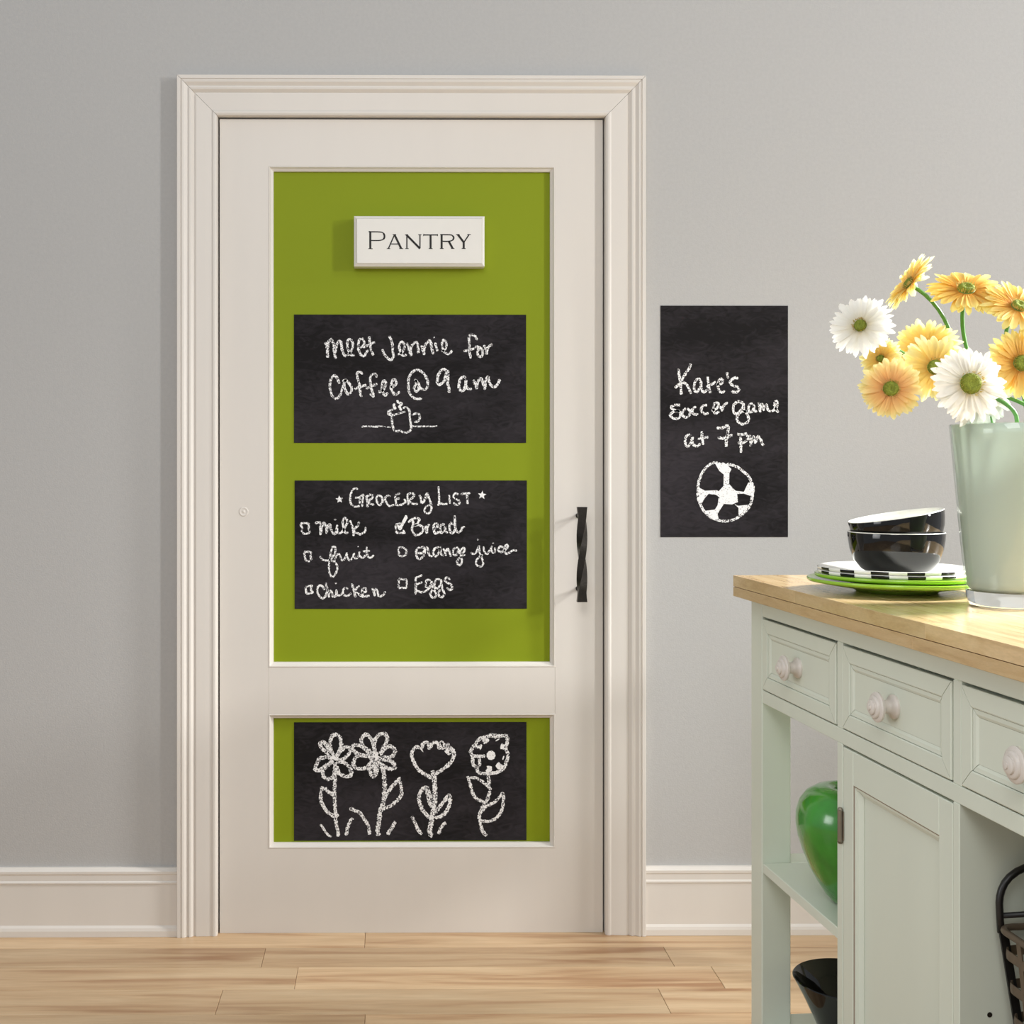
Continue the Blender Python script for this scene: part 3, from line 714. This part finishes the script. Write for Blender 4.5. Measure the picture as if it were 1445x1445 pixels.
# drawers
def knob(parent, v, u, z):
    pr = [(.0185, 0), (.019, .003), (.017, .0055), (.0118, .009), (.0098, .014), (.0105, .019), (.0165, .0225), (.0225, .025), (.0232, .0285),
          (.0215, .0305), (.0175, .0308), (.0172, .0335), (.0150, .0350), (.0115, .0350), (.0112, .0378), (.0085, .0395), (.005, .0397), (.0047, .0415), (0, .0422)]
    cpart('knob', M['knob'], lambda q: q.lathe(pr, 32, (v, -u, z), rot=Matrix.Rotation(-PI/2, 3, 'Y')), parent, smooth=False, auto=50)
def mitre_frame(name, u0, u1, z0, z1, v, wu, wz, pf, parent, m='cab', gap=.0006):
    """four mitred boards with cross-profile pf = [(fraction across 0..1, v)]"""
    def sx(q, a, sgn, zl, zh):   # vertical boards: vary along u
        n = len(pf); vs = []
        for end in (0, 1):
            for f, vv in pf:
                uu = a+sgn*f*wu; zz = (zl+f*wz+gap) if end == 0 else (zh-f*wz-gap)
                vs.append((v+vv, -uu, zz))
        q.add(vs, [(i, (i+1) % n, n+(i+1) % n, n+i) for i in range(n)]+[tuple(range(n)), tuple(range(n, 2*n))])
    def sz(q, a, sgn, ul, uh):
        n = len(pf); vs = []
        for end in (0, 1):
            for f, vv in pf:
                zz = a+sgn*f*wz; uu = (ul+f*wu+gap) if end == 0 else (uh-f*wu-gap)
                vs.append((v+vv, -uu, zz))
        q.add(vs, [(i, (i+1) % n, n+(i+1) % n, n+i) for i in range(n)]+[tuple(range(n)), tuple(range(n, 2*n))])
    cpart(name, M[m], lambda q: sx(q, u0, 1, z0, z1), parent); cpart(name, M[m], lambda q: sx(q, u1, -1, z0, z1), parent)
    cpart(name, M[m], lambda q: sz(q, z0, 1, u0, u1), parent); cpart(name, M[m], lambda q: sz(q, z1, -1, u0, u1), parent)
for (a, b) in ((.0585, .3975), (.4195, .7695), (.7915, UL-.0585)):
    u0, u1, z0, z1 = a+.0022, b-.0022, ZA1+.0026, .8718
    dw = cbox('drawer', u0+.001, u1-.001, .006, .46, z0+.001, z1-.001, .0008)
    cpart('glaze_line', M['glaze'], lambda q: q.box(.0046, .0059, -(u1-.0015), -(u0+.0015), z0+.0015, z1-.0015), dw)
    mitre_frame('frame_board', u0, u1, z0, z1, 0.0, .026, .026,
                [(0, .0045), (0, .0005), (.06, -.0005), (.93, -.0005), (1, .0005), (1, .0045)], dw)
    mitre_frame('inner_bead', u0+.0268, u1-.0268, z0+.0268, z1-.0268, 0.0, .010, .010,
                [(0, .0045), (0, .0015), (.6, .002), (1, .0042), (1, .0045)], dw)
    cpart('panel', M['cab'], lambda q: q.box(.0040, .0045, -(u1-.0372), -(u0+.0372), z0+.0372, z1-.0372), dw)
    knob(dw, .004, (a+b)/2, (z0+z1)/2)
# cupboard door
u0, u1, z0, z1 = .4205, .7680, ZB+.004, ZA0-.004
cd = cbox('cupboard_door', u0, u1, .014, .020, z0, z1, .0004)
sw, rw = .037, .055
cbox('door_stile', u0, u0+sw, .0012, .0139, z0, z1, .0012, parent=cd)
cbox('door_stile', u1-sw, u1, .0012, .0139, z0, z1, .0012, parent=cd)
cbox('door_rail', u0+sw+.0006, u1-sw-.0006, .0014, .0139, z1-rw, z1, .0010, parent=cd)
cbox('door_rail', u0+sw+.0006, u1-sw-.0006, .0014, .0139, z0, z0+rw, .0010, parent=cd)
mitre_frame('glaze_line', u0+sw-.0002, u1-sw+.0002, z0+rw-.0002, z1-rw+.0002, 0, .0022, .0022, [(0, .0137), (0, .0022), (1, .0034), (1, .0137)], cd, 'glaze', 0)
mitre_frame('door_bead', u0+sw+.0020, u1-sw-.0020, z0+rw+.0020, z1-rw-.0020, 0, .013, .013, [(0, .0137), (0, .0036), (.3, .0046), (.38, .0075), (.75, .0105), (1, .0125), (1, .0137)], cd)
knob(cd, .0012, .742, .352)
for z in (.5735, .175):
    h = cpart('hinge', M['steel'], lambda q: q.tube([(-.0035, -.4195, z-.026), (-.0035, -.4195, z+.026)], .0042, 14), cd, auto=40)
    cpart('hinge_leaf', M['steel'], lambda q: (q.box(-.0008, .0009, -.4255, -.4135, z-.024, z+.024, .0003),
          q.tube([(-.0035, -.4195, z-.030), (-.0035, -.4195, z-.0265)], [.0026, .0048], 12), q.tube([(-.0035, -.4195, z+.0265), (-.0035, -.4195, z+.030)], [.0048, .0026], 12)), h)

# worktop: two laminated layers made of staves
top = thing('worktop', 'light maple butcher block worktop lying on the sage cart', 'worktop', CO, (0, 0, CR))
u0, u1, v0, v1 = -.022, UL+.03, -.029, VD+.029
zt, zm = .950, .9275
rg = random.Random(11)
vs_ = [v0]
while vs_[-1] < v1-.06: vs_.append(vs_[-1]+.047)
vs_.append(v1)
for i in range(len(vs_)-1):
    a, b = vs_[i], vs_[i+1]; uu = u0; first = True
    while uu < u1-.001:
        ln = rg.uniform(.12, .55) if first else rg.uniform(.28, .6); first = False
        e = min(u1, uu+ln)
        if u1-e < .08: e = u1
        q = MB(); q.box(-(b-a)/2+.00006, (b-a)/2-.00006, -(e-uu)/2+.00006, (e-uu)/2-.00006, 0, zt-zm-.0005, .00035)
        o = q.build('stave', M['butcher'] if i else M['butcher_edge'], top); o.location = ((a+b)/2, -(uu+e)/2, zm+.0005)
        if i == 0:
            o.data.materials.clear(); o.data.materials.append(M['butcher'])
        uu = e
uu = u0
while uu < u1-.001:
    e = min(u1, uu+rg.uniform(.2, .45))
    if u1-e < .1: e = u1
    q = MB(); q.box(-(v1-v0)/2, (v1-v0)/2, -(e-uu)/2+.00006, (e-uu)/2-.00006, 0, zm-.0006-ZT0, .0006)
    o = q.build('lower_board', M['butcher_edge'], top); o.location = ((v0+v1)/2, -(uu+e)/2, ZT0)
    uu = e

# ================================================================== on the worktop
TZ = .944+.0003
PX, PY = .8818, -.9355
NS = 84
def plate(name, label, x, y, z, R, h, kind, group, foot=.062):
    t = .0042
    pr = [(.001, .004), (foot*.8, .0035), (foot, 0), (foot+.004, 0), (foot+.012, .005), (R*.80, h*.52), (R*.985, h-.0062), (R, h-.0040), (R, h-.0008), (R-.0012, h),
          (R*.965, h-.0008), (R*.80, h*.52+t), (foot+.014, .0085), (.001, .0075)]
    tt = thing(name, label, 'plate', (x, y, z), group=group)
    q = MB()
    if kind == 'check':
        q.lathe(pr, NS, seg_mi=lambda j, k: 1 if (6 <= j <= 7 and (k//3) % 2 == 0) else 0)
        q.build('plate_body', [M['white_gl'], M['black_gl']], tt, auto=60)
    else:
        q.lathe(pr, NS); q.build('plate_body', M['green_gl'], tt, auto=60)
gz = TZ
plate('dinner_plate', 'lime green plate, lowest in the plate stack on the worktop', PX+.004, PY, gz, .149, .0235, 'g', 'lime green plates')
plate('dinner_plate', 'lime green plate directly under the two checker-rimmed plates', PX+.010, PY+.002, gz+.0086, .141, .0225, 'g', 'lime green plates')
plate('side_plate', 'white plate with black checkered edge, lower of the two checkered plates', PX, PY, gz+.0150, .1275, .0225, 'check', 'checkered plates')
plate('side_plate', 'white plate with black checkered edge, uppermost plate, under the black bowls', PX-.001, PY, gz+.0215, .1265, .0225, 'check', 'checkered plates')
def bowl(label, loc, rot, sc, sz=1.0):
    o_ = [(.001, .003), (.034, .003), (.036, 0), (.041, 0), (.047, .003), (.060, .0095), (.0725, .0225), (.0795, .040), (.0822, .055), (.083, .0655)]
    i_ = [(.0822, .0668), (.0805, .0662), (.0797, .055), (.077, .041), (.070, .0245), (.058, .0125), (.040, .0070), (.001, .0062)]
    t = thing('bowl', label, 'bowl', loc, rot, 'black bowls with white insides')
    q = MB(); n = len(o_)
    pr = [(r*sc, z*sz) for r, z in o_+i_]
    q.lathe(pr, 64, mi=[0]*(n-1)+[1]*(len(i_))); q.build('bowl_body', [M['black_gl'], M['white_gl']], t, auto=70)
bowl('glossy black bowl with white rim, lower bowl resting on the checkered plates', (PX+.003, PY, gz+.0215+.0077), (0, 0, 0), .965, 1.13)
bowl('glossy black bowl with white inside, tilted inside the lower bowl', (PX+.0135, PY, 1.0178-.006), (math.radians(-1), math.radians(-9.5), 0), .955)

# tall tapered vase
VX, VY = .977, -1.159
vase = thing('flower_vase', 'tall tapered glass vase with milky pale green inside and clear thick base', 'vase', (VX, VY, TZ))
rb, rt, hv = .0660, .0925, .2830
def vr(z): return rb+(rt-rb)*(z/hv)**.92
zs = [.024+(hv-.024)*i/16 for i in range(17)]
q = MB(); q.lathe([(vr(z), z) for z in zs]+[(vr(hv)-.0012, hv+.0012), (vr(hv)-.0025, hv)], 72)
for _ in range(2): q.f.pop(); q.m.pop()
q.build('glass_wall', M['glass'], vase, smooth=True)
q = MB(); q.lathe([(.001, .001), (rb*.82, .001), (rb*.93, 0), (rb*.985, .003), (vr(.012), .012), (vr(.024)-.0003, .0238), (.001, .0238)], 72)
q.build('glass_base', M['glass_base'], vase, auto=50)
q = MB(); ti = .0035
q.lathe([(.001, .0252), (vr(.03)-ti-.004, .0252), (vr(.034)-ti, .031)]+[(vr(z)-ti, z) for z in zs[1:]]+[(vr(hv)-ti-.002, hv+.0002)]+[(vr(z)-ti-.0022, z) for z in reversed(zs[1:])]+[(.001, .034)], 72)
q.build('milky_liner', M['liner'], vase, smooth=True)

# gerberas
def gerbera(label, px, py, y, n, R, petal, seed, cup=.25, disc=.20, spin=0, rim_to=(0, 0)):
    x, z = W(px, py, y)
    n = Vector(n).normalized(); rq = n.to_track_quat('Z', 'Y'); rg = random.Random(seed)
    t = thing('gerbera', label, 'flower', (x, y, z), rq.to_euler(), 'gerberas in the vase')
    q = MB()
    rings = [(34, 1.0, .0, 1.0), (32, .92, .10, .92), (26, .76, .20, .8), (30, .38, .16, .42)]
    for ri, (cnt, lf, lift, wf) in enumerate(rings):
        for i in range(cnt):
            a = 2*PI*(i+.5*(ri % 2))/cnt+rg.uniform(-.07, .07)+spin
            Ln = R*lf*rg.uniform(.90, 1.06); r0 = R*disc*.85
            wd = R*.082*wf*rg.uniform(.85, 1.15); el = cup*.6+lift*.8+rg.uniform(-.10, .10)
            droop = rg.uniform(.22, .52)*(1 if ri < 3 else .2); tw = rg.uniform(-.35, .35); side = rg.uniform(-.10, .10)
            segs = 8; vs = []; at = []
            for k in range(segs+1):
                u = k/segs; rr = (Ln-r0)*u
                w_ = wd*(.35+.65*min(1, u*2.4))*(1 if u < .80 else math.sqrt(max(0, 1-((u-.80)/.205)**2)))
                if k == segs: w_ = wd*.22
                h = rr*math.tan(el)-droop*R*.42*u*u
                for sgn, dz in ((-1, .0), (0, -.28), (1, .0)):
                    lx = r0+rr*math.cos(el*.5); ly = sgn*w_+side*rr*u; lz = h+dz*w_+sgn*w_*tw*u
                    vs.append((lx*math.cos(a)-ly*math.sin(a), lx*math.sin(a)+ly*math.cos(a), lz)); at.append(.08+.92*(r0+rr)/R if ri < 3 else .1+.35*u)
            fs = []
            for k in range(segs):
                b = k*3; fs += [(b, b+1, b+4, b+3), (b+1, b+2, b+5, b+4)]
            q.add(vs, fs, 0, at)
    o = q.build('petals', M[petal], t, smooth=True, att='along'); o['kind'] = 'stuff'
    q = MB(); dr_ = R*disc
    q.lathe([(dr_, .000), (dr_*1.0, R*.05), (dr_*.92, R*.10), (dr_*.72, R*.135), (dr_*.45, R*.135), (dr_*.22, R*.115), (0.0001, R*.105)], 28)
    q.build('flower_disc', M['disc'], t, smooth=True)
    q = MB()
    for i in range(90):
        a = rg.uniform(0, 2*PI); rr = dr_*rg.uniform(.88, 1.22); c = (rr*math.cos(a), rr*math.sin(a), R*.06)
        tip = (c[0]*1.12, c[1]*1.12, R*rg.uniform(.12, .19)); s_ = .0007
        q.add([(c[0]-s_*math.sin(a), c[1]+s_*math.cos(a), c[2]), (c[0]+s_*math.sin(a), c[1]-s_*math.cos(a), c[2]), (c[0]*.97, c[1]*.97, c[2]), tip], [(0, 1, 3), (1, 2, 3), (2, 0, 3)])
    o = q.build('florets', M['floret'], t); o['kind'] = 'stuff'
    q = MB(); q.lathe([(dr_*1.02, R*.02), (dr_*1.0, -R*.05), (dr_*.75, -R*.16), (dr_*.3, -R*.24), (.0028, -R*.27)], 20)
    q.build('calyx', M['stem'], t, smooth=True)
    # stem from the calyx over the rim down to the vase foot
    p0 = Vector((x, y, z))-n*R*.2
    m_ = Vector((VX+rim_to[0], VY+rim_to[1], TZ+hv+.004)); e_ = Vector((VX-rim_to[0]*.5, VY-rim_to[1]*.5, TZ+.05))
    c1 = p0-n*min(.09, (p0-m_).length*.55); d = (m_-e_).normalized(); c2 = m_+d*(p0-m_).length*.4
    pts = []
    for k in range(15):
        u = k/14; pts.append(p0*(1-u)**3+c1*3*u*(1-u)**2+c2*3*u*u*(1-u)+m_*u**3)
    pts += [m_.lerp(e_, .5), e_]
    inv = (Matrix.Translation((x, y, z)) @ rq.to_matrix().to_4x4()).inverted()
    q = MB(); q.tube([inv @ p for p in pts], .0030, 10); q.build('stem', M['stem'], t, smooth=True)
    return t
Y0 = VY
gerbera('white gerbera facing up and left, leftmost flower of the bunch', 1216, 459, Y0-.03, (-.55, -.80, .22), .049, 'p_white', 1, .15, .19, rim_to=(-.060, .0))
gerbera('pale yellow gerbera seen from the side, tilted up left behind the white one', 1286, 400, Y0+.03, (-.83, -.03, .52), .052, 'p_yellow', 2, .38, .17, rim_to=(-.04, .045))
gerbera('yellow gerbera facing upward, topmost flower on a straight green stem', 1366, 408, Y0+.02, (-.10, -.62, .75), .061, 'p_orange', 3, .10, .21, rim_to=(-.01, .05))
gerbera('golden gerbera at the upper right edge of the bunch', 1440, 432, Y0-.02, (.10, -.72, .60), .056, 'p_orange', 4, .12, .20, rim_to=(.03, .02))
gerbera('yellow gerbera in the middle of the bunch, tucked behind the front ones', 1307, 492, Y0+.04, (-.45, -.80, .38), .055, 'p_yellow', 5, .18, .18, rim_to=(-.03, .02))
gerbera('yellow gerbera partly covered by the large white one', 1322, 518, Y0-.03, (-.12, -.97, .14), .053, 'p_yellow', 6, .10, .22, rim_to=(-.045, -.02))
gerbera('peach yellow gerbera, lowest at left, facing forward', 1259, 548, Y0-.06, (-.22, -.96, -.06), .047, 'p_peach', 7, .12, .24, rim_to=(-.062, -.02))
gerbera('small yellow gerbera peeking out between white and peach flowers', 1245, 506, Y0+.00, (-.62, -.70, .30), .034, 'p_yellow', 8, .35, .17, rim_to=(-.055, .02))
gerbera('large white gerbera facing forward just above the vase rim', 1372, 541, Y0-.085, (.02, -.99, .05), .058, 'p_white', 9, .08, .27, rim_to=(-.02, -.05))
gerbera('white gerbera hanging behind the large white one at the vase rim', 1388, 553, Y0-.035, (.12, -.95, -.14), .060, 'p_white', 10, .05, .20, rim_to=(.02, -.03))
gerbera('golden gerbera at the right edge above the vase', 1444, 512, Y0-.04, (.05, -.98, .05), .055, 'p_orange', 11, .12, .22, rim_to=(.04, -.02))

# ================================================================== in the cart
def cw(u, v, z): 
    p = Matrix.Rotation(CR, 3, 'Z') @ Vector((v, -u, 0)); return (CO.x+p.x, CO.y+p.y, z-.006)
t = thing('ceramic_vase', 'green glazed ceramic vase with narrow foot on the middle shelf', 'vase', cw(.285, .076, .3962))
q = MB(); q.lathe([(.001, .002), (.026, .001), (.028, 0), (.031, .003), (.044, .016), (.058, .038), (.071, .062), (.082, .089), (.090, .114), (.0938, .138), (.0928, .158),
                   (.087, .177), (.076, .192), (.060, .202), (.044, .206), (.036, .2055), (.030, .202), (.027, .2025), (.026, .199), (.0255, .18), (.04, .165), (.06, .12), (.03, .02), (.001, .012)], 64)
q.build('vase_body', M['vasegreen'], t, smooth=True)
t = thing('serving_bowl', 'deep glossy black flared bowl on the bottom shelf of the cart', 'bowl', cw(.17, .122, .0762))
q = MB(); q.lathe([(.001, .002), (.033, .002), (.035, 0), (.038, .002), (.050, .035), (.065, .070), (.082, .105), (.0955, .131), (.0985, .136), (.0970, .1375), (.0930, .133), (.079, .105), (.062, .07), (.047, .037), (.03, .010), (.001, .008)], 64)
q.build('bowl_body', M['black_gl'], t, auto=60)

# strap basket in the right-hand bay (rectangular, tapering)
bk = thing('strap_basket', 'tall basket of brown metal straps with black arched handles in the open bay', 'basket', cw(.965, .20, .0762), (0, 0, CR))
BH = .47; hu, hv_ = .160, .155
def bp(side, s_, z):       # point on the basket wall; s_ from -1..1 along the side
    f = .76+.24*(z/BH); a, b = hu*f, hv_*f
    return {0: (-b, s_*a, z), 1: (s_*b, a, z), 2: (b, -s_*a, z), 3: (-s_*b, -a, z)}[side]
def loop(z):
    f = .76+.24*(z/BH); a, b = hu*f, hv_*f; c = .02; pts = []
    for cx, cy, a0 in ((b-c, a-c, 0), (-b+c, a-c, 90), (-b+c, -a+c, 180), (b-c, -a+c, 270)):
        for k in range(5):
            an = math.radians(a0+90*k/4); pts.append((cx+c*math.cos(an), cy+c*math.sin(an), z))
    return pts
q = MB(); q.tube(loop(BH), .0048, 8, closed=True); q.build('rim', M['basket'], bk, smooth=True)
for i in range(11):
    z = .005+i*.0435
    q = MB(); q.tube(loop(z), .0075, 6, closed=True, flat=(.18, 1)); q.build('band', M['basket'], bk)
def strap_between(a, b, wdir, wd, th, name, m):
    a, b = Vector(a), Vector(b); w_ = Vector(wdir).normalized()*wd/2; n_ = (b-a).cross(w_).normalized()*th/2
    vs = [a+w_+n_, a-w_+n_, a-w_-n_, a+w_-n_, b+w_+n_, b-w_+n_, b-w_-n_, b+w_-n_]
    q = MB(); q.add(vs, [(0, 1, 2, 3), (7, 6, 5, 4), (0, 4, 5, 1), (1, 5, 6, 2), (2, 6, 7, 3), (3, 7, 4, 0)]); return q.build(name, m, bk)
for side in range(4):
    for s_ in (-.72, -.24, .24, .72):
        d_ = (0, 1, 0) if side in (0, 2) else (1, 0, 0)
        strap_between(bp(side, s_*.97, .001), bp(side, s_*.97, BH-.004), d_, .010 if side in (0, 2) else .016, .002, 'strap', M['basket'] if side in (0, 2) else M['basket_dk'])
for sy_ in (1, -1):
    ye = sy_*(hu-.001)
    hp = [(-.1515, .463), (-.1530, .485), (-.1538, .503), (-.1530, .512), (-.1505, .521), (-.1460, .530), (-.1390, .538), (-.1290, .545), (-.115, .551), (-.095, .557), (-.05, .563)]
    pts = [(a, ye, z) for a, z in hp]+[(0, ye, .562)]+[(-a, ye, z) for a, z in reversed(hp)]
    q = MB(); q.tube(pts, .0048, 8); q.build('handle', M['basket_dk'], bk, smooth=True)
    q = MB(); q.tube([(-.150, ye, .486), (-.05, ye, .489), (.05, ye, .489), (.150, ye, .486)], .0040, 8); q.build('crossbar', M['basket_dk'], bk, smooth=True)
    for sx_ in (1, -1):
        strap_between((sx_*.1500, sy_*(hu*.97), BH-.006), (sx_*.090, sy_*(hu*.77), .004), (1, 0, 0), .012, .003, 'handle_strap', M['basket_dk'])
q = MB(); q.box(-hv_*.75, hv_*.75, -hu*.75, hu*.75, 0.0002, .003); q.build('basket_base', M['basket_dk'], bk)
